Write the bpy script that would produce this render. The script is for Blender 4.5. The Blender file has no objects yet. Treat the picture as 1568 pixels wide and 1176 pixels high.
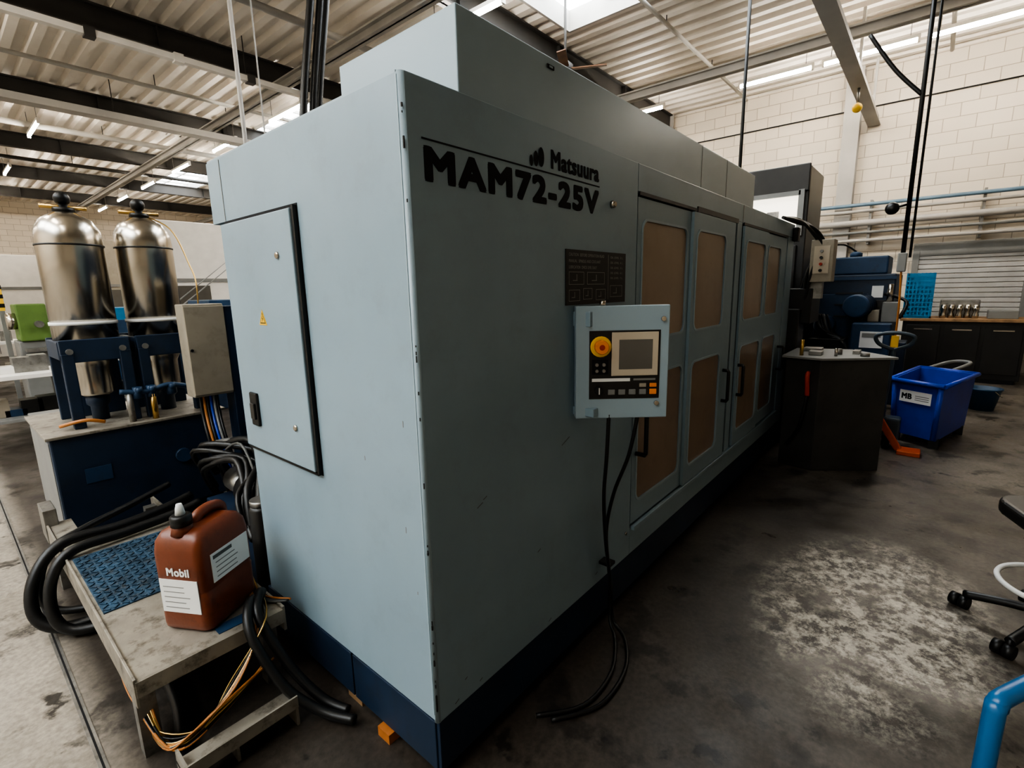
import bpy, bmesh, math, random
from mathutils import Vector, Matrix
random.seed(7)
D=bpy.data; S=bpy.context.scene

# ---------------------------------------------------------------- materials
MATS={}
def mat(name,col,rough=0.5,metal=0.0,var=0.12,scale=6.0,bump=0.0,emit=0.0,dirt=0.0,dirtcol=(0.05,0.04,0.03),bscale=60,spec=0.5,alpha=1.0):
    if name in MATS: return MATS[name]
    m=D.materials.new(name); m.use_nodes=True; nt=m.node_tree; N=nt.nodes; L=nt.links
    b=N["Principled BSDF"]
    b.inputs["Roughness"].default_value=rough; b.inputs["Metallic"].default_value=metal
    b.inputs["Specular IOR Level"].default_value=spec
    if emit>0:
        b.inputs["Base Color"].default_value=(*col,1)
        b.inputs["Emission Color"].default_value=(*col,1); b.inputs["Emission Strength"].default_value=emit
        MATS[name]=m; return m
    tc=N.new("ShaderNodeTexCoord")
    n=N.new("ShaderNodeTexNoise"); n.inputs["Scale"].default_value=scale; n.inputs["Detail"].default_value=3
    L.new(tc.outputs["Object"],n.inputs["Vector"])
    r=N.new("ShaderNodeValToRGB")
    r.color_ramp.elements[0].position=0.3; r.color_ramp.elements[1].position=0.7
    c0=[max(0,c*(1-var)) for c in col]; c1=[min(1,c*(1+var)) for c in col]
    r.color_ramp.elements[0].color=(*c0,1); r.color_ramp.elements[1].color=(*c1,1)
    L.new(n.outputs["Fac"],r.inputs["Fac"])
    out=r.outputs["Color"]
    if dirt>0:
        n2=N.new("ShaderNodeTexNoise"); n2.inputs["Scale"].default_value=scale*2.3; n2.inputs["Detail"].default_value=6; n2.inputs["Roughness"].default_value=0.7
        L.new(tc.outputs["Object"],n2.inputs["Vector"])
        r2=N.new("ShaderNodeValToRGB"); r2.color_ramp.elements[0].position=0.52; r2.color_ramp.elements[1].position=0.72
        r2.color_ramp.elements[1].color=(dirt,dirt,dirt,1); r2.color_ramp.elements[0].color=(0,0,0,1)
        L.new(n2.outputs["Fac"],r2.inputs["Fac"])
        mx=N.new("ShaderNodeMixRGB"); mx.inputs["Color2"].default_value=(*dirtcol,1)
        L.new(r2.outputs["Color"],mx.inputs["Fac"]); L.new(out,mx.inputs["Color1"]); out=mx.outputs["Color"]
    L.new(out,b.inputs["Base Color"])
    if bump>0:
        n3=N.new("ShaderNodeTexNoise"); n3.inputs["Scale"].default_value=bscale; n3.inputs["Detail"].default_value=2
        L.new(tc.outputs["Object"],n3.inputs["Vector"])
        bp=N.new("ShaderNodeBump"); bp.inputs["Strength"].default_value=bump; bp.inputs["Distance"].default_value=0.01
        L.new(n3.outputs["Fac"],bp.inputs["Height"]); L.new(bp.outputs["Normal"],b.inputs["Normal"])
    MATS[name]=m; return m

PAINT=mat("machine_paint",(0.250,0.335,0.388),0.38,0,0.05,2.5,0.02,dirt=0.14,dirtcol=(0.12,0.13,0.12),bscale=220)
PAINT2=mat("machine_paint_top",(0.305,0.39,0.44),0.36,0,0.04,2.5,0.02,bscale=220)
EDGE=mat("bare_edge",(0.50,0.53,0.52),0.45,0.2,0.25,20,dirt=0.6)
NAVY=mat("navy_paint",(0.014,0.030,0.060),0.45,0,0.2,4,dirt=0.4,dirtcol=(0.02,0.02,0.02))
NAVY2=mat("navy_paint_light",(0.02,0.055,0.115),0.45,0,0.2,4,dirt=0.4,dirtcol=(0.02,0.02,0.02))
BLACK=mat("black_rubber",(0.008,0.008,0.008),0.42,0,0.2,20)
BLACKP=mat("black_paint",(0.018,0.017,0.016),0.4,0,0.25,4)
GAP=mat("dark_gap",(0.004,0.004,0.005),0.8)
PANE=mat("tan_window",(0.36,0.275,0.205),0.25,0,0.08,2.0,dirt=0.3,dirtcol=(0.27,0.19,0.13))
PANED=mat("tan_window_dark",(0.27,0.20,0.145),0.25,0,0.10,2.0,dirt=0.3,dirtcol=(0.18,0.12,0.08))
STEEL=mat("stainless",(0.50,0.46,0.40),0.24,1.0,0.06,3)
STEELD=mat("dull_steel",(0.30,0.29,0.27),0.42,0.8,0.25,8,0.1,dirt=0.5)
PLATE=mat("plate_steel",(0.34,0.31,0.26),0.5,0.5,0.25,6,0.1,dirt=0.8,dirtcol=(0.06,0.048,0.036))
WHITE=mat("white_paint",(0.78,0.75,0.70),0.5,0,0.05,5)
LABEL=mat("paper_label",(0.75,0.75,0.73),0.6,0,0.03,5)
BEIGE=mat("beige_paint",(0.34,0.30,0.235),0.5,0,0.08,5,dirt=0.2)
BEIGE2=mat("screen_bezel",(0.52,0.45,0.35),0.5,0,0.05,5)
SCREEN=mat("lcd_screen",(0.13,0.12,0.105),0.12,0,0.05,5)
ORANGE=mat("orange_plastic",(0.85,0.27,0.03),0.4,0,0.05,5)
RED=mat("red_plastic",(0.4,0.04,0.02),0.4,0,0.05,5)
YEL=mat("yellow_sticker",(0.85,0.52,0.04),0.5,0,0.05,5)
JERRY=mat("jerrycan_plastic",(0.17,0.042,0.016),0.38,0,0.15,7,0.05,dirt=0.45,dirtcol=(0.05,0.015,0.008))
BINB=mat("blue_plastic",(0.010,0.055,0.42),0.38,0,0.1,5,dirt=0.15)
CYAN=mat("cyan_plastic",(0.03,0.20,0.38),0.4,0,0.1,5)
BPIPE=mat("blue_pipe_paint",(0.16,0.25,0.33),0.4,0,0.1,5)
BLUET=mat("blue_tube",(0.017,0.115,0.27),0.3,0,0.1,5)
TREAD=mat("blue_tread",(0.035,0.075,0.12),0.5,0.3,0.5,12,0.6,dirt=0.8,dirtcol=(0.10,0.09,0.075),bscale=90)
GREEN=mat("green_paint",(0.12,0.20,0.05),0.5,0,0.1,5)
WOOD=mat("wood_top",(0.30,0.18,0.09),0.6,0,0.3,9)
WOODO=mat("orange_timber",(0.42,0.15,0.04),0.6,0,0.3,9)
WOODF=mat("fan_wood",(0.16,0.07,0.03),0.5,0,0.2,9)
BEAMD=mat("beam_dark",(0.060,0.056,0.052),0.6,0,0.15,2)
BEAML=mat("beam_light",(0.44,0.42,0.39),0.55,0,0.1,2)
GREY=mat("grey_paint",(0.22,0.22,0.21),0.5,0,0.1,4)
DGREY=mat("dark_grey_paint",(0.10,0.10,0.095),0.45,0,0.2,6,dirt=0.4)
TANKM=mat("tank_cabinet_paint",(0.040,0.039,0.036),0.4,0,0.3,3,dirt=0.5,dirtcol=(0.012,0.012,0.012))
CROOF=mat("roof_sheet",(0.78,0.72,0.64),0.5,0,0.08,0.7,dirt=0.2,dirtcol=(0.46,0.39,0.31))
TUBE=mat("fluorescent_tube",(1.0,0.94,0.84),emit=46)
SKY=mat("skylight_panel",(0.90,0.96,1.0),emit=3.9)
BRASS=mat("brass",(0.5,0.33,0.12),0.3,1,0.1,5)
WIREO=mat("orange_cable",(0.45,0.18,0.05),0.5,0,0.1,5)
SHUT=mat("shutter_metal",(0.50,0.49,0.47),0.4,0.2,0.1,5)
LIT=mat("lit_interior",(0.95,0.88,0.74),emit=.6)
SPL=mat("spec_plate_print",(0.24,0.24,0.23),.5)
JK=mat("jack_paint",(0.05,0.07,0.09),.45)

# ---------------------------------------------------------------- builder
class B:
    def __init__(s): s.bm=bmesh.new(); s.mats=[]
    def mi(s,m):
        if m not in s.mats: s.mats.append(m)
        return s.mats.index(m)
    def _paint(s,verts,m,smooth=False):
        i=s.mi(m); fs=set()
        for v in verts:
            for f in v.link_faces: fs.add(f)
        for f in fs: f.material_index=i; f.smooth=smooth
    def box(s,x0,x1,y0,y1,z0,z1,m,bev=0.0,M=None):
        r=bmesh.ops.create_cube(s.bm,size=1.0); vs=r["verts"]
        for v in vs:
            v.co=Vector((x0+(v.co.x+.5)*(x1-x0),y0+(v.co.y+.5)*(y1-y0),z0+(v.co.z+.5)*(z1-z0)))
        if M is not None:
            for v in vs: v.co=M@v.co
        s._paint(vs,m)
        if bev>0:
            es=set(e for v in vs for e in v.link_edges)
            i=s.mi(m)
            rr=bmesh.ops.bevel(s.bm,geom=list(es),offset=bev,segments=2,affect='EDGES',profile=0.5)
            for f in rr["faces"]: f.material_index=i
    def prism(s,poly,z0,z1,m,bev=0,M=None,top=None):
        top=top or poly
        vb=[s.bm.verts.new((p[0],p[1],z0)) for p in poly]; vt=[s.bm.verts.new((p[0],p[1],z1)) for p in top]
        n=len(poly); fs=[]
        fs.append(s.bm.faces.new(list(reversed(vb)))); fs.append(s.bm.faces.new(vt))
        for i in range(n): fs.append(s.bm.faces.new((vb[i],vb[(i+1)%n],vt[(i+1)%n],vt[i])))
        for f in fs: f.material_index=s.mi(m)
        if M is not None:
            for v in vb+vt: v.co=M@v.co
        bmesh.ops.recalc_face_normals(s.bm,faces=fs)
        if bev>0:
            es=set(e for v in vb+vt for e in v.link_edges)
            rr=bmesh.ops.bevel(s.bm,geom=list(es),offset=bev,segments=3,affect='EDGES',profile=0.5)
            for f in rr["faces"]: f.material_index=s.mi(m)
    def lathe(s,c,prof,m,seg=28,axis=(0,0,1)):
        c=Vector(c); q=Vector((0,0,1)).rotation_difference(Vector(axis).normalized())
        rings=[]
        for r,z in prof:
            ring=[]
            for k in range(seg):
                a=2*math.pi*k/seg
                ring.append(s.bm.verts.new(c+q@Vector((max(r,1e-4)*math.cos(a),max(r,1e-4)*math.sin(a),z))))
            rings.append(ring)
        i=s.mi(m); fs=[]
        for a,b in zip(rings[:-1],rings[1:]):
            for k in range(seg):
                f=s.bm.faces.new((a[k],a[(k+1)%seg],b[(k+1)%seg],b[k])); f.smooth=True; f.material_index=i; fs.append(f)
        for ring,rev in ((rings[0],True),(rings[-1],False)):
            f=s.bm.faces.new(list(reversed(ring)) if rev else ring); f.material_index=i; fs.append(f)
        bmesh.ops.recalc_face_normals(s.bm,faces=fs)
    def cyl(s,p0,p1,r,m,r1=None,seg=20):
        p0=Vector(p0);p1=Vector(p1); d=p1-p0
        s.lathe(p0,[(r,0),(r if r1 is None else r1,d.length)],m,seg,d)
    def ball(s,c,r,m,sc=(1,1,1)):
        prof=[(r*sc[0]*math.sin(math.pi*k/10),-r*sc[2]*math.cos(math.pi*k/10)) for k in range(11)]
        s.lathe(c,prof,m,18)
    def tube(s,pts,r,m,seg=10,smooth=True,sub=6,closed=False):
        P=[Vector(p) for p in pts]
        if smooth and len(P)>2:
            Q=[]
            n=len(P)
            rng=range(n) if closed else range(n-1)
            for i in rng:
                if closed: p0,p1,p2,p3=P[i-1],P[i],P[(i+1)%n],P[(i+2)%n]
                else: p0=P[max(i-1,0)];p1=P[i];p2=P[i+1];p3=P[min(i+2,n-1)]
                for k in range(sub):
                    t=k/sub
                    Q.append(0.5*((2*p1)+(-p0+p2)*t+(2*p0-5*p1+4*p2-p3)*t*t+(-p0+3*p1-3*p2+p3)*t**3))
            if not closed: Q.append(P[-1])
            P=Q
        n=len(P)
        def tan(i):
            if closed: return (P[(i+1)%n]-P[i-1]).normalized()
            return (P[min(i+1,n-1)]-P[max(i-1,0)]).normalized()
        t=tan(0); a=Vector((0,0,1)) if abs(t.z)<.9 else Vector((1,0,0)); nrm=t.cross(a).normalized()
        rings=[]
        for i in range(n):
            t2=tan(i); q=t.rotation_difference(t2); nrm=q@nrm; t=t2
            bi=t.cross(nrm).normalized()
            rings.append([s.bm.verts.new(P[i]+(nrm*math.cos(2*math.pi*k/seg)+bi*math.sin(2*math.pi*k/seg))*r) for k in range(seg)])
        i_=s.mi(m)
        prs=list(zip(rings[:-1],rings[1:]))
        if closed: prs.append((rings[-1],rings[0]))
        for a,b in prs:
            for k in range(seg):
                f=s.bm.faces.new((a[k],a[(k+1)%seg],b[(k+1)%seg],b[k])); f.smooth=True; f.material_index=i_
        if not closed:
            f=s.bm.faces.new(list(reversed(rings[0])));f.material_index=i_
            f=s.bm.faces.new(rings[-1]);f.material_index=i_
    def addmesh(s,me,M,m):
        c=me.copy(); c.transform(M); i=s.mi(m); c.materials.clear()
        c.polygons.foreach_set("material_index",[i]*len(c.polygons)); c.polygons.foreach_set("use_smooth",[False]*len(c.polygons))
        s.bm.from_mesh(c); D.meshes.remove(c)
    def text(s,txt,w,h,M,m,bold=0.0,depth=0.001,sp=1.08):
        """text scaled to w x h, local x right, y up; boldened by stacking small offsets (in metres)"""
        cu=D.curves.new("t","FONT"); cu.body=txt; cu.size=1; cu.extrude=0.001; cu.space_character=sp
        o=D.objects.new("t",cu); S.collection.objects.link(o)
        dg=bpy.context.evaluated_depsgraph_get(); me=D.meshes.new_from_object(o.evaluated_get(dg))
        xs=[v.co.x for v in me.vertices]; ys=[v.co.y for v in me.vertices]
        sx=(w-2*bold)/(max(xs)-min(xs)); sy=(h-2*bold)/(max(ys)-min(ys))
        K=Matrix.Diagonal((sx,sy,depth/0.001,1))@Matrix.Translation((-min(xs),-min(ys),0))
        offs=[(bold,bold)] if bold==0 else [(bold+bold*a,bold+bold*c) for a,c in ((0,0),(1,0),(-1,0),(0,.8),(0,-.8),(.8,.7),(-.8,.7),(.8,-.7),(-.8,-.7),(.5,0),(-.5,0))]
        for k,(ox,oy) in enumerate(offs): s.addmesh(me,M@Matrix.Translation((ox,oy,.00002*k))@K,m)
        D.objects.remove(o); D.meshes.remove(me)
    def plate(s,outer,holes,th,M,m,ro=0.0):
        """flat plate with rounded holes; rects (x0,x1,y0,y1,rad) in local xy, thickness th in +z"""
        cu=D.curves.new("p","CURVE"); cu.dimensions='2D'; cu.fill_mode='BOTH'; cu.extrude=th/2
        def rr(x0,x1,y0,y1,r):
            if r<=0: return [(x0,y0),(x1,y0),(x1,y1),(x0,y1)]
            o=[]
            for cx,cy,a0 in ((x1-r,y0+r,-90),(x1-r,y1-r,0),(x0+r,y1-r,90),(x0+r,y0+r,180)):
                for k in range(7):
                    a=math.radians(a0+15*k); o.append((cx+r*math.cos(a),cy+r*math.sin(a)))
            return o
        for rc in [outer]+list(holes):
            pts=rr(*rc); sp=cu.splines.new('POLY'); sp.points.add(len(pts)-1); sp.use_cyclic_u=True
            for i,p in enumerate(pts): sp.points[i].co=(p[0],p[1],0,1)
        o=D.objects.new("p",cu); S.collection.objects.link(o)
        dg=bpy.context.evaluated_depsgraph_get(); me=D.meshes.new_from_object(o.evaluated_get(dg))
        s.addmesh(me,M@Matrix.Translation((0,0,th/2)),m); D.objects.remove(o); D.meshes.remove(me)
    def done(s,name,loc=(0,0,0),rz=0.0):
        me=D.meshes.new(name); 
        s.bm.to_mesh(me); s.bm.free()
        for m in s.mats: me.materials.append(m)
        o=D.objects.new(name,me); S.collection.objects.link(o); o.location=loc; o.rotation_euler[2]=rz
        return o
def FR(x,y,z,nx):  # local xy-plane placed on a vertical face. nx: outward normal angle (deg)
    a=math.radians(nx); n=Vector((math.cos(a),math.sin(a),0)); r=Vector((0,0,1)).cross(n)
    return Matrix(((r.x,0,n.x,x),(r.y,0,n.y,y),(r.z,1,n.z,z),(0,0,0,1)))

H=5.65; XW=11.5; XL=-8.0; YN=28.0; YS=-8.0
# ---------------------------------------------------------------- floor
def floor_mat():
    m=D.materials.new("concrete_floor"); m.use_nodes=True; nt=m.node_tree; N=nt.nodes; L=nt.links; b=N["Principled BSDF"]
    tc=N.new("ShaderNodeTexCoord"); sep=N.new("ShaderNodeSeparateXYZ"); L.new(tc.outputs["Object"],sep.inputs[0])
    def noise(sc,det=5,ro=.6):
        n=N.new("ShaderNodeTexNoise"); n.inputs["Scale"].default_value=sc; n.inputs["Detail"].default_value=det; n.inputs["Roughness"].default_value=ro
        L.new(tc.outputs["Object"],n.inputs["Vector"]); return n.outputs["Fac"]
    def ramp(i,p0,p1,c0,c1):
        r=N.new("ShaderNodeValToRGB"); e=r.color_ramp.elements; e[0].position=p0;e[1].position=p1;e[0].color=(*c0,1);e[1].color=(*c1,1); L.new(i,r.inputs[0]); return r.outputs[0]
    def mix(f,a,bb,mode='MIX'):
        x=N.new("ShaderNodeMixRGB"); x.blend_type=mode
        for k,vv in (("Fac",f),("Color1",a),("Color2",bb)):
            if isinstance(vv,tuple): x.inputs[k].default_value=(*vv,1)
            elif isinstance(vv,float): x.inputs[k].default_value=vv
            else: L.new(vv,x.inputs[k])
        return x.outputs[0]
    def math_(op,a,bb,clamp=False):
        x=N.new("ShaderNodeMath"); x.operation=op; x.use_clamp=clamp
        for k,vv in ((0,a),(1,bb)):
            if isinstance(vv,(int,float)): x.inputs[k].default_value=vv
            else: L.new(vv,x.inputs[k])
        return x.outputs[0]
    X_,Y_=sep.outputs[0],sep.outputs[1]
    oily_shaded=ramp(noise(1.3),.3,.7,(0.034,0.027,0.021),(0.075,0.062,0.050))  # oil-darkened concrete with the machine's shade mixed into the colour
    clean_lit=ramp(noise(1.6),.3,.7,(0.10,0.084,0.068),(0.185,0.158,0.13))  # less oily concrete, colour also lightened where the floor is lit
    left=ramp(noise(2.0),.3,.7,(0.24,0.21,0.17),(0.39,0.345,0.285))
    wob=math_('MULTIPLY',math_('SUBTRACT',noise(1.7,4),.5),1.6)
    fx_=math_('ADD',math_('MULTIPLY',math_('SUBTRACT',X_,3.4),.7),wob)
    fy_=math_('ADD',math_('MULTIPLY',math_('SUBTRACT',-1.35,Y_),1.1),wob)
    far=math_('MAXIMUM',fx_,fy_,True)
    c=mix(far,oily_shaded,clean_lit)
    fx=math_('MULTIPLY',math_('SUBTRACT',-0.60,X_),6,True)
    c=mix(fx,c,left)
    st=ramp(noise(2.7,7,.65),.54,.61,(0,0,0),(0.85,0.85,0.85)); 
    sp=ramp(noise(5.5,5,.6),.61,.66,(0,0,0),(0.9,0.9,0.9))
    c=mix(st,c,(0.024,0.019,0.015)); c=mix(sp,c,(0.014,0.011,0.009))
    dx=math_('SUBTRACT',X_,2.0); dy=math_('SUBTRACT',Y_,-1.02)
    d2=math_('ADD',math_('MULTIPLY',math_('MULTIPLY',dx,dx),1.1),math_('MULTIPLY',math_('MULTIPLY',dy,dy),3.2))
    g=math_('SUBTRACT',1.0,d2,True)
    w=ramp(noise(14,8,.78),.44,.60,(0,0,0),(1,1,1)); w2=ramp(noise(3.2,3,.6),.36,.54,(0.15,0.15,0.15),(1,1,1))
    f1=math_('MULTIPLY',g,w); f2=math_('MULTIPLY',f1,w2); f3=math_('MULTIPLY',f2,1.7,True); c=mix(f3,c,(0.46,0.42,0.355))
    fine=ramp(noise(40,4,.6),.35,.65,(0.74,0.74,0.74),(1.15,1.15,1.15))
    c=mix(1.0,c,fine,'MULTIPLY')
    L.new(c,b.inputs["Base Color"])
    rr=ramp(noise(3.0,3),.3,.7,(0.26,0.26,0.26),(0.6,0.6,0.6)); L.new(rr,b.inputs["Roughness"])
    bp=N.new("ShaderNodeBump"); bp.inputs["Strength"].default_value=0.15; bp.inputs["Distance"].default_value=0.01
    L.new(noise(25,3),bp.inputs["Height"]); L.new(bp.outputs[0],b.inputs["Normal"])
    return m
def block_mat(axis):
    m=D.materials.new("painted_block_"+axis); m.use_nodes=True; nt=m.node_tree; N=nt.nodes; L=nt.links; b=N["Principled BSDF"]
    tc=N.new("ShaderNodeTexCoord"); sep=N.new("ShaderNodeSeparateXYZ"); L.new(tc.outputs["Object"],sep.inputs[0])
    cb=N.new("ShaderNodeCombineXYZ"); L.new(sep.outputs[1 if axis=="x" else 0],cb.inputs[0]); L.new(sep.outputs[2],cb.inputs[1])
    br=N.new("ShaderNodeTexBrick"); L.new(cb.outputs[0],br.inputs["Vector"])
    br.inputs["Scale"].default_value=1.0; br.inputs["Brick Width"].default_value=0.45; br.inputs["Row Height"].default_value=0.225
    br.inputs["Mortar Size"].default_value=0.007; br.inputs["Mortar Smooth"].default_value=0.3
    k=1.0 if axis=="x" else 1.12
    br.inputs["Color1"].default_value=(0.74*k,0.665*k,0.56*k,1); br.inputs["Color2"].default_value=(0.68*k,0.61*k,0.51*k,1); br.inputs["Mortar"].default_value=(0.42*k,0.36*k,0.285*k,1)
    L.new(br.outputs["Color"],b.inputs["Base Color"]); b.inputs["Roughness"].default_value=0.6
    bp=N.new("ShaderNodeBump"); bp.inputs["Strength"].default_value=0.4; bp.inputs["Distance"].default_value=0.01; bp.invert=True
    L.new(br.outputs["Fac"],bp.inputs["Height"]); L.new(bp.outputs[0],b.inputs["Normal"])
    return m
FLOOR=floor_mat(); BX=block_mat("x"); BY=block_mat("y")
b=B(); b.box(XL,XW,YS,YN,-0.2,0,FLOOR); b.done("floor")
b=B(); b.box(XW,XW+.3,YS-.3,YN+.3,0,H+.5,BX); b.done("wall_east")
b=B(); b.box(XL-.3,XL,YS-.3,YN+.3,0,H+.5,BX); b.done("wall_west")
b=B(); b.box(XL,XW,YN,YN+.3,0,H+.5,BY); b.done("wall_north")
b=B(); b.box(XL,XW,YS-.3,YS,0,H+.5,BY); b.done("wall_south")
b=B(); b.box(-.730,-.703,YS+1,12,0.0,.003,STEELD); b.box(-.720,-.713,YS+1,12,0.0,.004,GAP); b.done("trim_1")

# ---------------------------------------------------------------- ceiling (trapezoid roof sheet, ribs run along Y)
holes=[(3.0,6.4,.0,3.75),(5.05,6.4,9.3,14.0),(5.05,6.4,17.0,22.0),(-7.0,-3.4,-1.0,8.0)]  # last opening: unseen skylight added to light the machine's left face
b=B(); per=0.30
def sheet(x0,x1,y0,y1):
    n=int(round((x1-x0)/per)); 
    prof=[]
    for k in range(n):
        xa=x0+k*(x1-x0)/n; w=(x1-x0)/n
        prof+= [(xa,H),(xa+w*.38,H),(xa+w*.5,H+.075),(xa+w*.88,H+.075)]
    prof.append((x1,H))
    a=[b.bm.verts.new((p[0],y0,p[1])) for p in prof]; c=[b.bm.verts.new((p[0],y1,p[1])) for p in prof]
    for i in range(len(prof)-1):
        f=b.bm.faces.new((a[i],a[i+1],c[i+1],c[i])); f.material_index=b.mi(CROOF)
sheet(XL,-7.0,YS,YN); sheet(-7.0,-3.4,YS,-1.0); sheet(-7.0,-3.4,8.0,YN); sheet(-3.4,3.0,YS,YN)
sheet(6.4,XW,YS,YN)
sheet(3.0,6.4,YS,0.0); sheet(3.0,6.4,3.75,9.3); sheet(3.0,5.05,9.3,14.0); sheet(3.0,6.4,14.0,17.0); sheet(3.0,5.05,17,22); sheet(3.0,6.4,22,YN)
b.box(XL,XW,YS,YN,H+.45,H+.5,CROOF)
b.done("ceiling")
for i,(x0,x1,y0,y1) in enumerate(holes):
    b=B()
    b.box(x0,x1,y0,y1,H+.28,H+.30,SKY)
    for xx in (x0,x1): b.box(xx-.02,xx+.02,y0,y1,H-.02,H+.3,BEAML)
    for yy in (y0,y1): b.box(x0,x1,yy-.02,yy+.02,H-.02,H+.3,BEAML)
    n=int((y1-y0)/.75)
    for k in range(1,n): yy=y0+(y1-y0)*k/n; b.box(x0,x1,yy-.02,yy+.02,H+.2,H+.27,BEAML)
    nx=max(1,int((x1-x0)/.8))
    for k in range(1,nx+1): xx=x0+(x1-x0)*k/(nx+1); b.box(xx-.02,xx+.02,y0,y1,H+.22,H+.27,BEAML)
    b.done("window_%d"%(i+1))

# roof steel
def ibeam_x(y,z0,hh,m,name,x0=XL+.01,x1=XW-.21,w=.16):
    b=B(); b.box(x0,x1,y-w/2,y+w/2,z0,z0+.025,m); b.box(x0,x1,y-w/2,y+w/2,z0+hh-.025,z0+hh,m); b.box(x0,x1,y-.015,y+.015,z0,z0+hh,m)
    for k in range(8): x=x0+.8+k*2.3; b.box(x,x+.012,y-w/2,y+w/2,z0,z0+hh,m)
    b.done(name)
for i,y in enumerate((-4.2,4.15,8.2,12.1,16.3,20.4,24.4)):
    ibeam_x(y,H-.34,.335,BEAMD,"roof_beam" if i==0 else "roof_beam.%03d"%i)
for i,x in enumerate((3.75,8.5,-.9)):
    b=B(); b.box(x-.07,x+.07,YS,YN,H-.50,H-.475,BEAML); b.box(x-.012,x+.012,YS,YN,H-.5,H-.345,BEAML); b.box(x-.07,x+.07,YS,YN,H-.37,H-.345,BEAML)
    b.done("crane_rail" if i==0 else "crane_rail.%03d"%i)
b=B()
for y,z,r,m in ((6.1,H-.25,.05,BEAML),(10.2,H-.22,.035,BEAML),(14.3,H-.25,.06,BEAML),(18.0,H-.25,.05,BEAMD),(2.4,H-.12,.03,BEAML),(-.9,H-.12,.03,BEAML)):
    b.cyl((XL,y,z),(XW-.3,y,z),r,m)
    for x in (-4,0,2.5,7,9): b.cyl((x,y,z),(x,y,H-.005),.008,BEAMD,seg=6)
b.done("roof_pipework")
b=B(); y=11.0; b.box(XL,XW,y-.12,y+.12,H-.72,H-.70,BEAML); b.box(XL,XW,y-.13,y-.11,H-.72,H-.60,BEAML); b.box(XL,XW,y+.11,y+.13,H-.72,H-.60,BEAML)
for x in range(-6,11,2): b.box(x,x+.15,y-.11,y+.11,H-.7,H-.63,BEAMD); b.cyl((x,y,H-.7),(x,y,H-.01),.008,BEAMD,seg=6)
b.done("cable_tray")
b=B(); y=7.6; b.box(XL,XW,y-.05,y+.05,H-.66,H-.58,WHITE)
for x in range(-7,11): b.box(x,x+.12,y-.06,y+.06,H-.68,H-.56,BEAMD if x%2 else WHITE)
for x in (-6,-3,0,3,6,10): b.cyl((x,y,H-.58),(x,y,H-.005),.008,BEAMD,seg=6)
b.done("busbar_trunking")

# strip lights (rows along Y)
ZL=5.20
def strip(x,y0,y1,cnt):
    b=B(); z=ZL
    b.box(x-.03,x+.03,y0,y1,z,z+.05,WHITE)
    b.cyl((x,y0+.03,z-.03),(x,y1-.03,z-.03),.025,TUBE,seg=6)
    b.box(x-.03,x+.03,y0,y0+.03,z-.06,z,WHITE); b.box(x-.03,x+.03,y1-.03,y1,z-.06,z,WHITE)
    for yy in (y0+.12,y1-.12): b.cyl((x,yy,z+.05),(x,yy,H-.002),.006,STEELD,seg=6)
    b.done("strip_light" if cnt==0 else "strip_light.%03d"%cnt)
cnt=0
for y0,y1 in ((3.4,4.55),(.82,2.0),(-.55,.70),(-1.85,-.65),(-3.2,-1.95),(7,8.4),(11.4,12.8),(16.5,17.9)):
    strip(9.29,y0,y1,cnt); cnt+=1
for y0 in (3.35,8.4,11.5,14.6,17.7,20.8,23.9):
    strip(4.36,y0,y0+1.4,cnt); cnt+=1
for y0 in (-.6,2.2,5.0,8.4,12.2,16.5,21,25):  # unseen left row; its last strip is added to brighten the north wall
    strip(-1.8,y0,y0+1.5,cnt); cnt+=1
for y0 in (9,13,18,23):
    strip(-5.8,y0,y0+1.4,cnt); cnt+=1
for y0 in (8.5,13,18.5):
    strip(7.2,y0,y0+1.4,cnt); cnt+=1
for y0 in (13,18,23.5):
    strip(1.2,y0,y0+1.4,cnt); cnt+=1

b=B(); c=Vector((6.0,3.55,0))
b.cyl(c+Vector((0,0,5.0)),c+Vector((0,0,H+.25)),.02,BEAMD); b.lathe(c+Vector((0,0,4.86)),[(.03,0),(.11,.03),(.12,.12),(.05,.18)],BEAMD)
for k in range(4):
    a=k*math.pi/2+.5; M=Matrix.Translation(c+Vector((0,0,4.93)))@Matrix.Rotation(a,4,'Z')@Matrix.Rotation(.2,4,'X')
    b.box(.1,.62,-.065,.065,-.006,.006,WOODF,0,M)
b.done("ceiling_fan")

# ---------------------------------------------------------------- MACHINING CENTRE
ML=4.72
b=B()
b.box(.012,ML,.03,1.21,.25,2.19,PAINT)
b.box(.012,ML,1.18,1.335,1.96,2.20,PAINT)
b.box(0,.03,.012,.591,.26,2.205,PAINT)
b.box(0,.03,.591,1.21,.26,.976,PAINT)
b.box(0,.03,.591,1.34,1.957,2.205,PAINT)
b.box(-.002,.0,1.20,1.204,1.96,2.20,GREY)
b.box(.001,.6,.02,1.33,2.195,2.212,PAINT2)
b.box(-.002,.012,.590,1.213,.976,1.957,GAP)
b.box(-.022,-.004,.612,1.21,.990,1.942,PAINT,.004)
b.box(-.016,-.002,.593,.606,.98,1.95,BLACK)
b.box(-.016,-.002,.60,1.21,.977,.986,BLACK)
b.box(-.034,-.02,1.035,1.105,1.10,1.245,BLACK,.006); b.box(-.042,-.03,1.05,1.09,1.13,1.20,BLACKP,.004)
for z in (1.79,1.145): b.lathe((-.021,.725,z),[(.013,0),(.013,.006),(.009,.009)],STEEL,16,(-1,0,0))
b.prism([(-.033,0),(.033,0),(0,.06)],0,.001,YEL,M=FR(-.0225,.905,1.535,180)); 
b.prism([(-.024,.006),(.024,.006),(0,.050)],.001,.0013,BLACK,M=FR(-.0225,.905,1.535,180)); b.prism([(-.018,.010),(.018,.010),(0,.043)],.0012,.0016,YEL,M=FR(-.0225,.905,1.535,180))
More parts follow.
